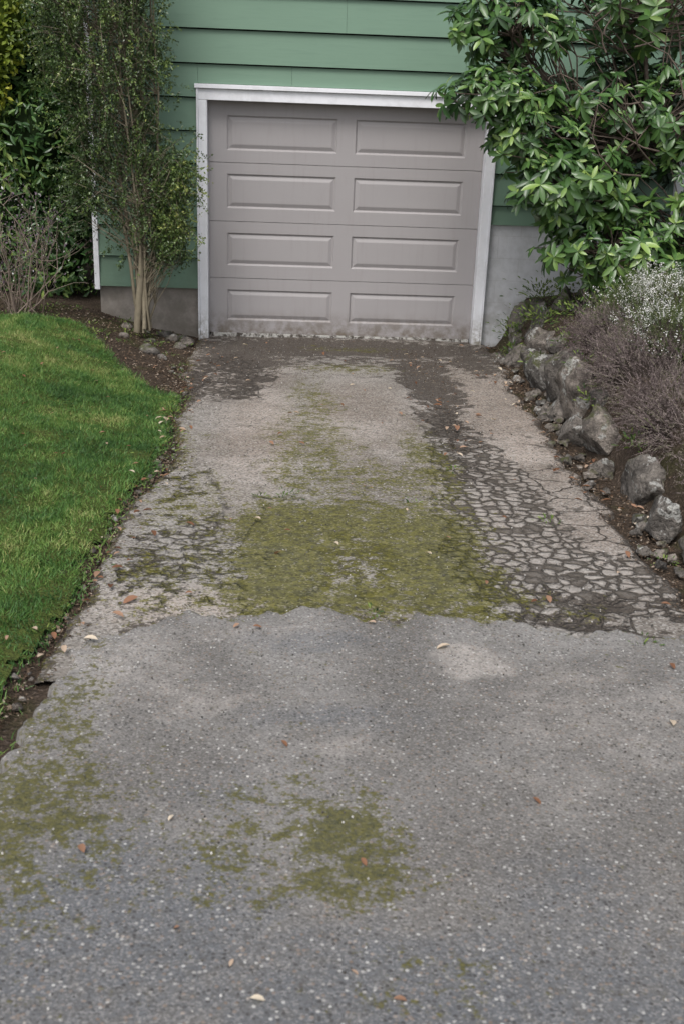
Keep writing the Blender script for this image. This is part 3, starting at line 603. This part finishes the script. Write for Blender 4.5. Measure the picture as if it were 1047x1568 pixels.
# ------------------------------------------------------------ heather
he=empty('heather')
HM=leafmat('heather_foliage',[(0,(.060,.047,.044)),(.4,(.155,.122,.118)),(.7,(.25,.205,.19)),(1,(.14,.16,.07))],.8,0,.1,5)
HW=leafmat('heather_flower',[(0,(.6,.58,.58)),(1,(.88,.87,.87))],.6,.2,.2)
HG=leafmat('heather_green',[(0,(.030,.048,.018)),(.5,(.08,.11,.035)),(1,(.17,.18,.08))],.6,0,.2,5)
def mound(c,r,n,mat,nm,ln,droop,wd=.0022,flower=0):
    a,b=on_ellipsoid(c,r,n,.55);k=(b[:,2]>-.5);a,b=a[k],b[k];M=len(a)
    lum=.85+.35*vnoise(a[:,0]*6+3,a[:,1]*6,66);a=np.array(c)+(a-np.array(c))*lum[:,None]
    d=nrm(b*1.1+[-.1,-.1,droop]+rng.normal(0,.5,(M,3)));T=np.array([(-.5,0,0),(.5,0,0),(-.45,.5,.08),(.45,.5,.08),(0,1,-.05)]);TFq=np.array([(0,1,3),(0,3,2),(2,3,4)])
    l=rng.uniform(.5,1.35,M)*ln;S=np.stack([np.full(M,wd),l,l],1);rnd=np.clip(rng.random(M)*.6+.6*(vnoise(a[:,0]*9,a[:,1]*9,3)-.25),0,1)
    p1=instance(T,TFq,a,basis(d,rng.normal(size=(M,3))),S,rnd)
    K=12;tp=(a[:,None]+d[:,None]*(l[:,None]*np.linspace(.1,1,K)[None])[...,None]).reshape(-1,3);nd=nrm(np.repeat(d,K,0)*.7+rng.normal(0,.7,(M*K,3)))
    p2=instance(T[[0,1,4]],np.array([(0,1,2)]),tp,basis(nd,rng.normal(size=nd.shape)),np.stack([np.full(M*K,.0042),np.full(M*K,.014),np.full(M*K,.014)],1),np.clip(np.repeat(rnd,K)+rng.normal(0,.12,M*K),0,1))
    V,F,A=cat([p1,p2]);mesh(nm,V,F,mat,dict(rnd=A),parent=he)
    if flower:
        fl=flower*1.7*ss((vnoise(a[:,0]*7,a[:,1]*7,67)-.25)/.5);k=rng.random(M)<fl;tp=(a[k]+d[k]*l[k][:,None]);tp=np.repeat(tp,14,0)-np.repeat(d[k],14,0)*rng.uniform(0,.07,(k.sum()*14,1))+rng.normal(0,.007,(k.sum()*14,3))
        V,F,A=instance(SV*[1.6,1,1],SF,tp,basis(rng.normal(size=tp.shape),rng.normal(size=tp.shape)),rng.uniform(.007,.012,len(tp)),rng.random(len(tp)));mesh(nm+'_flowers',V,F,HW,dict(rnd=A),parent=he)
MS=[((1.90,-2.6,.58),(.36,.6,.26),3200,HM,'twigs_a',.11,.3,0),((1.80,-3.6,.58),(.36,.7,.24),3800,HM,'twigs_b',.11,.2,0),((1.68,-4.6,.56),(.27,.6,.21),3200,HM,'twigs_c',.10,.1,0),((1.66,-5.35,.54),(.20,.35,.13),1500,HM,'twigs_e',.08,.1,0),
 ((2.16,-2.5,.78),(.42,.55,.22),2800,HG,'white_heath',.13,.8,.42),((2.00,-3.4,.78),(.27,.6,.16),1400,HG,'white_heath_near',.11,.8,.28),((2.6,-4.2,.7),(.6,.8,.25),1800,HM,'twigs_d',.11,.3,0)]
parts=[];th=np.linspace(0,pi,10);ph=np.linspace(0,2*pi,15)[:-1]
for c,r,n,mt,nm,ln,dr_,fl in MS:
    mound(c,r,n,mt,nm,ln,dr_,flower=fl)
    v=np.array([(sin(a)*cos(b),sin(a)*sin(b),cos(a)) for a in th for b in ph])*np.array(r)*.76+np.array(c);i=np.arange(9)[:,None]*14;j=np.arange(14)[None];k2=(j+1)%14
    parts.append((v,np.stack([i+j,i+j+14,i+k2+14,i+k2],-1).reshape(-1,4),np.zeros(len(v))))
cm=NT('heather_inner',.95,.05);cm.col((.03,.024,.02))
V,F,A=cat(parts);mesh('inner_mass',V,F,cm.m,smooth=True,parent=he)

# ------------------------------------------------------------ ground cover + weeds
GC=leafmat('groundcover_leaf',[(0,(.03,.060,.018)),(.5,(.085,.14,.03)),(1,(.20,.26,.06))],.5,.2,.3,4)
def tufts(name,L,ls,flat=.3):
    ps=[];ds=[]
    for x,y,z,r,n in L:
        q=rng.normal(size=(n,3))*[r,r,r*flat];ps.append(q+[x,y,z]);ds.append(nrm(q/r+[0,0,.8]+rng.normal(0,.4,(n,3))))
    P=np.concatenate(ps);D=np.concatenate(ds);M=len(P)
    V,F,A=instance(LV,LF,P,basis(D,rng.normal(size=(M,3))*.4+[0,-.2,1]),rng.uniform(.6,1.2,M)*ls,rng.random(M));mesh(name,V,F,GC,dict(rnd=A))
L=[]
for x,y,r,n in [(1.52,-.55,.09,160),(1.42,-.9,.05,60),(1.62,-1.3,.08,120),(1.55,-.25,.06,60),(1.75,-1.7,.1,140),(1.9,-.5,.15,140),(2.3,-1.4,.2,240),(1.6,-2.2,.06,50),(2.0,-1.9,.15,180),(1.9,-1.2,.12,150),(2.7,-1.6,.3,260),(1.55,-2.9,.05,60),(1.5,-1.8,.05,60),(1.6,-.9,.09,140),(1.7,-.6,.1,200),(1.45,-3.5,.04,50),(1.42,-4.6,.04,40)]:
    L.append((x,y,float(HT(x,y))+.12,r,n))
tufts('rockery_groundcover',L,.040,.5)
L=[]
for x,y,r,n in [(.80,-5.4,.03,26),(-.42,-5.08,.035,30),(.85,-6.75,.03,26),(-.08,-6.52,.02,14),(-1.13,-4.3,.05,40),(-1.18,-3.2,.04,30),(1.2,-5.9,.03,20),(.47,-4.5,.02,15),(-1.15,-6.1,.03,20),(-.55,-5.1,.02,15),(.2,-5.12,.03,15)]:
    L.append((x,y,float(plane(y))+.025,r,n))
for i in range(60):
    y=rng.uniform(-7,-1.2);L.append((float(edgeL(np.array(y)))-rng.uniform(-.03,.07),y,float(plane(y))+.025,.018,8))
tufts('driveway_weeds',L,.022,.25)
L=[]
for i in range(55):
    x=rng.uniform(-2.9,-1.35);y=rng.uniform(-1.3,-.1);L.append((x,y,float(HT(x,y))+.02,.035,14))
tufts('bed_weeds',L,.028,.3)

# ------------------------------------------------------------ mulch chips, litter
CH=leafmat('bark_chips',[(0,(.035,.024,.017)),(.5,(.10,.070,.048)),(.85,(.19,.14,.10)),(1,(.38,.32,.26))],.9,0,.1)
p=np.concatenate([scatter(14000,-3.2,-1.2,-3.4,-.02),scatter(5000,1.3,3.2,-6.5,-.05)]);k=~lawn_mask(p[:,0],p[:,1]);p=p[k]
e=np.stack([rng.normal(-.02,.05,4500),rng.uniform(-7.4,-1.5,4500)],1);e[:,0]+=edgeL(e[:,1])
e2=np.stack([rng.uniform(-.08,.16,5000),rng.uniform(-7,-.1,5000)],1);e2[:,0]+=edgeR(e2[:,1])
e3=np.stack([rng.normal(.62,.14,1500),rng.uniform(-4.2,-.6,1500)],1);e4=scatter(1800,-1.15,1.2,-1.9,0)
p=np.concatenate([p,e,e2,e3,e4]);M=len(p)
onb=(p[:,0]>edgeL(p[:,1]))&(p[:,0]<edgeR(p[:,1]));pos=np.stack([p[:,0],p[:,1],np.where(onb,plane(p[:,1])+.016,np.maximum(HT(p[:,0],p[:,1]),plane(p[:,1])-.01)+.012)],1)
V,F,A=instance(SV,SF,pos,basis(rng.normal(size=(M,3))*[1,1,.25],rng.normal(size=(M,3))*.5+[0,0,1]),rng.uniform(.006,.024,M)*np.where(onb,.7,1),rng.random(M)**1.4);mesh('bark_mulch',V,F,CH,dict(rnd=A))
FL=leafmat('dead_leaf',[(0,(.09,.04,.022)),(.35,(.24,.12,.07)),(.7,(.36,.23,.16)),(1,(.65,.56,.44))],.7,.2,.2)
TVc=LV.copy();TVc[:,2]+=.25*np.abs(TVc[:,0])*2;TVc[:,0]*=1.5
pts=[(-.66,-7.88,.022,.95),(-.48,-8.40,.018,.8),(-.44,-8.51,.03,1),(-.16,-8.51,.028,.5),(-.24,-8.43,.018,.75),(.26,-7.78,.028,.25),(.76,-7.38,.04,.9),(-.08,-6.65,.035,.8),(-.85,-8.04,.035,.45),(.62,-3.5,.07,.45),(.60,-2.9,.06,.3),(-.40,-7.5,.03,.3),(-.6,-8.3,.02,.5),(-.2,-8.05,.025,.35),(-.95,-6.45,.06,.4),(-1.02,-6.6,.05,.6)]
for i in range(230):
    s=rng.random()
    if s<.3: x=-1.17+rng.uniform(-.08,.15);y=rng.uniform(-7,-.4)
    elif s<.55: x=1.2+rng.uniform(-.2,.12);y=rng.uniform(-7,-.3)
    elif s<.75: x=.65+rng.normal(0,.13);y=rng.uniform(-4.2,-.8)
    else: x=rng.uniform(-1.1,1.2);y=rng.uniform(-7.2,-.1)
    pts.append((x,y,rng.uniform(.02,.05),rng.random()))
for i in range(80):
    x=rng.uniform(-2.8,-1.25);y=rng.uniform(-7,-1.6);pts.append((x,y,rng.uniform(.015,.035),rng.random()*.8))
pts=np.array(pts);zz=np.where(pts[:,0]<edgeL(pts[:,1])-.05,HT(pts[:,0],pts[:,1])+.05,plane(pts[:,1])+.034)
pos=np.stack([pts[:,0],pts[:,1],zz],1);M=len(pts)
V,F,A=instance(TVc,LF,pos,basis(rng.normal(size=(M,3))*[1,1,.08],rng.normal(size=(M,3))*.12+[0,0,1]),pts[:,2],pts[:,3]);mesh('fallen_leaves',V,F,FL,dict(rnd=A),smooth=True)
GT=leafmat('grit',[(0,(.06,.055,.05)),(.6,(.2,.19,.17)),(1,(.6,.58,.55))],.8,0,.2)
n=3500;x=rng.uniform(-1.12,1.18,n);y=rng.uniform(-8.8,-.2,n);z=plane(y)+.03-.012*(y>-6.6)
OV=np.array([(1,0,0),(-1,0,0),(0,1,0),(0,-1,0),(0,0,.8),(0,0,-.8)]);OF=np.array([(0,2,4),(2,1,4),(1,3,4),(3,0,4),(2,0,5),(1,2,5),(3,1,5),(0,3,5)])
V,F,A=instance(OV,OF,np.stack([x,y,z-.003],1),basis(rng.normal(size=(n,3)),rng.normal(size=(n,3))),rng.uniform(.0015,.0050,n),rng.random(n)**1.5);mesh('gravel_grit',V,F,GT,dict(rnd=A))

# ------------------------------------------------------------ light, sky, camera
w=bpy.data.worlds.new("World");scene.world=w;w.use_nodes=True;nt=w.node_tree
bg=nt.nodes['Background'];sky=nt.nodes.new('ShaderNodeTexSky');sky.sky_type='NISHITA';sky.sun_disc=False
el,az=radians(56),radians(200)
sky.sun_elevation=el;sky.sun_rotation=az;sky.dust_density=4;sky.air_density=1
hs=nt.nodes.new('ShaderNodeHueSaturation');hs.inputs['Saturation'].default_value=.42;hs.inputs['Value'].default_value=1.35
nt.links.new(sky.outputs[0],hs.inputs['Color']);nt.links.new(hs.outputs[0],bg.inputs[0]);bg.inputs[1].default_value=.15
sl_=bpy.data.lights.new('sun','SUN');sl_.energy=1.5;sl_.angle=radians(22);sl_.color=(1,.98,.96)
so=bpy.data.objects.new('sun',sl_);COL.objects.link(so)
from mathutils import Vector,Matrix
dirv=Vector((sin(az)*cos(el),cos(az)*cos(el),sin(el)));so.rotation_euler=dirv.to_track_quat('Z','Y').to_euler()
scene.view_settings.view_transform='Standard';scene.view_settings.look='None';scene.view_settings.exposure=0

yaw,pit,rol=.044,.363,.038
fw=Vector((sin(yaw)*cos(pit),cos(yaw)*cos(pit),-sin(pit)));rt=Vector((cos(yaw),-sin(yaw),0));up=rt.cross(fw)
r2=rt*cos(rol)+up*sin(rol);u2=-rt*sin(rol)+up*cos(rol)
cd=bpy.data.cameras.new('Camera');co=bpy.data.objects.new('Camera',cd);COL.objects.link(co)
Mx=Matrix((r2,u2,-fw)).transposed().to_4x4();Mx.translation=Vector((-.372,-10.204,2.183));co.matrix_world=Mx
cd.sensor_fit='VERTICAL';cd.sensor_height=36;cd.sensor_width=24;cd.lens=1700/1568*36;cd.clip_end=2000;cd.clip_start=.05
cd.dof.use_dof=True;cd.dof.focus_distance=6.5;cd.dof.aperture_fstop=5.6
scene.camera=co
print('faces',sum(len(o.data.polygons) for o in bpy.data.objects if o.type=='MESH'))
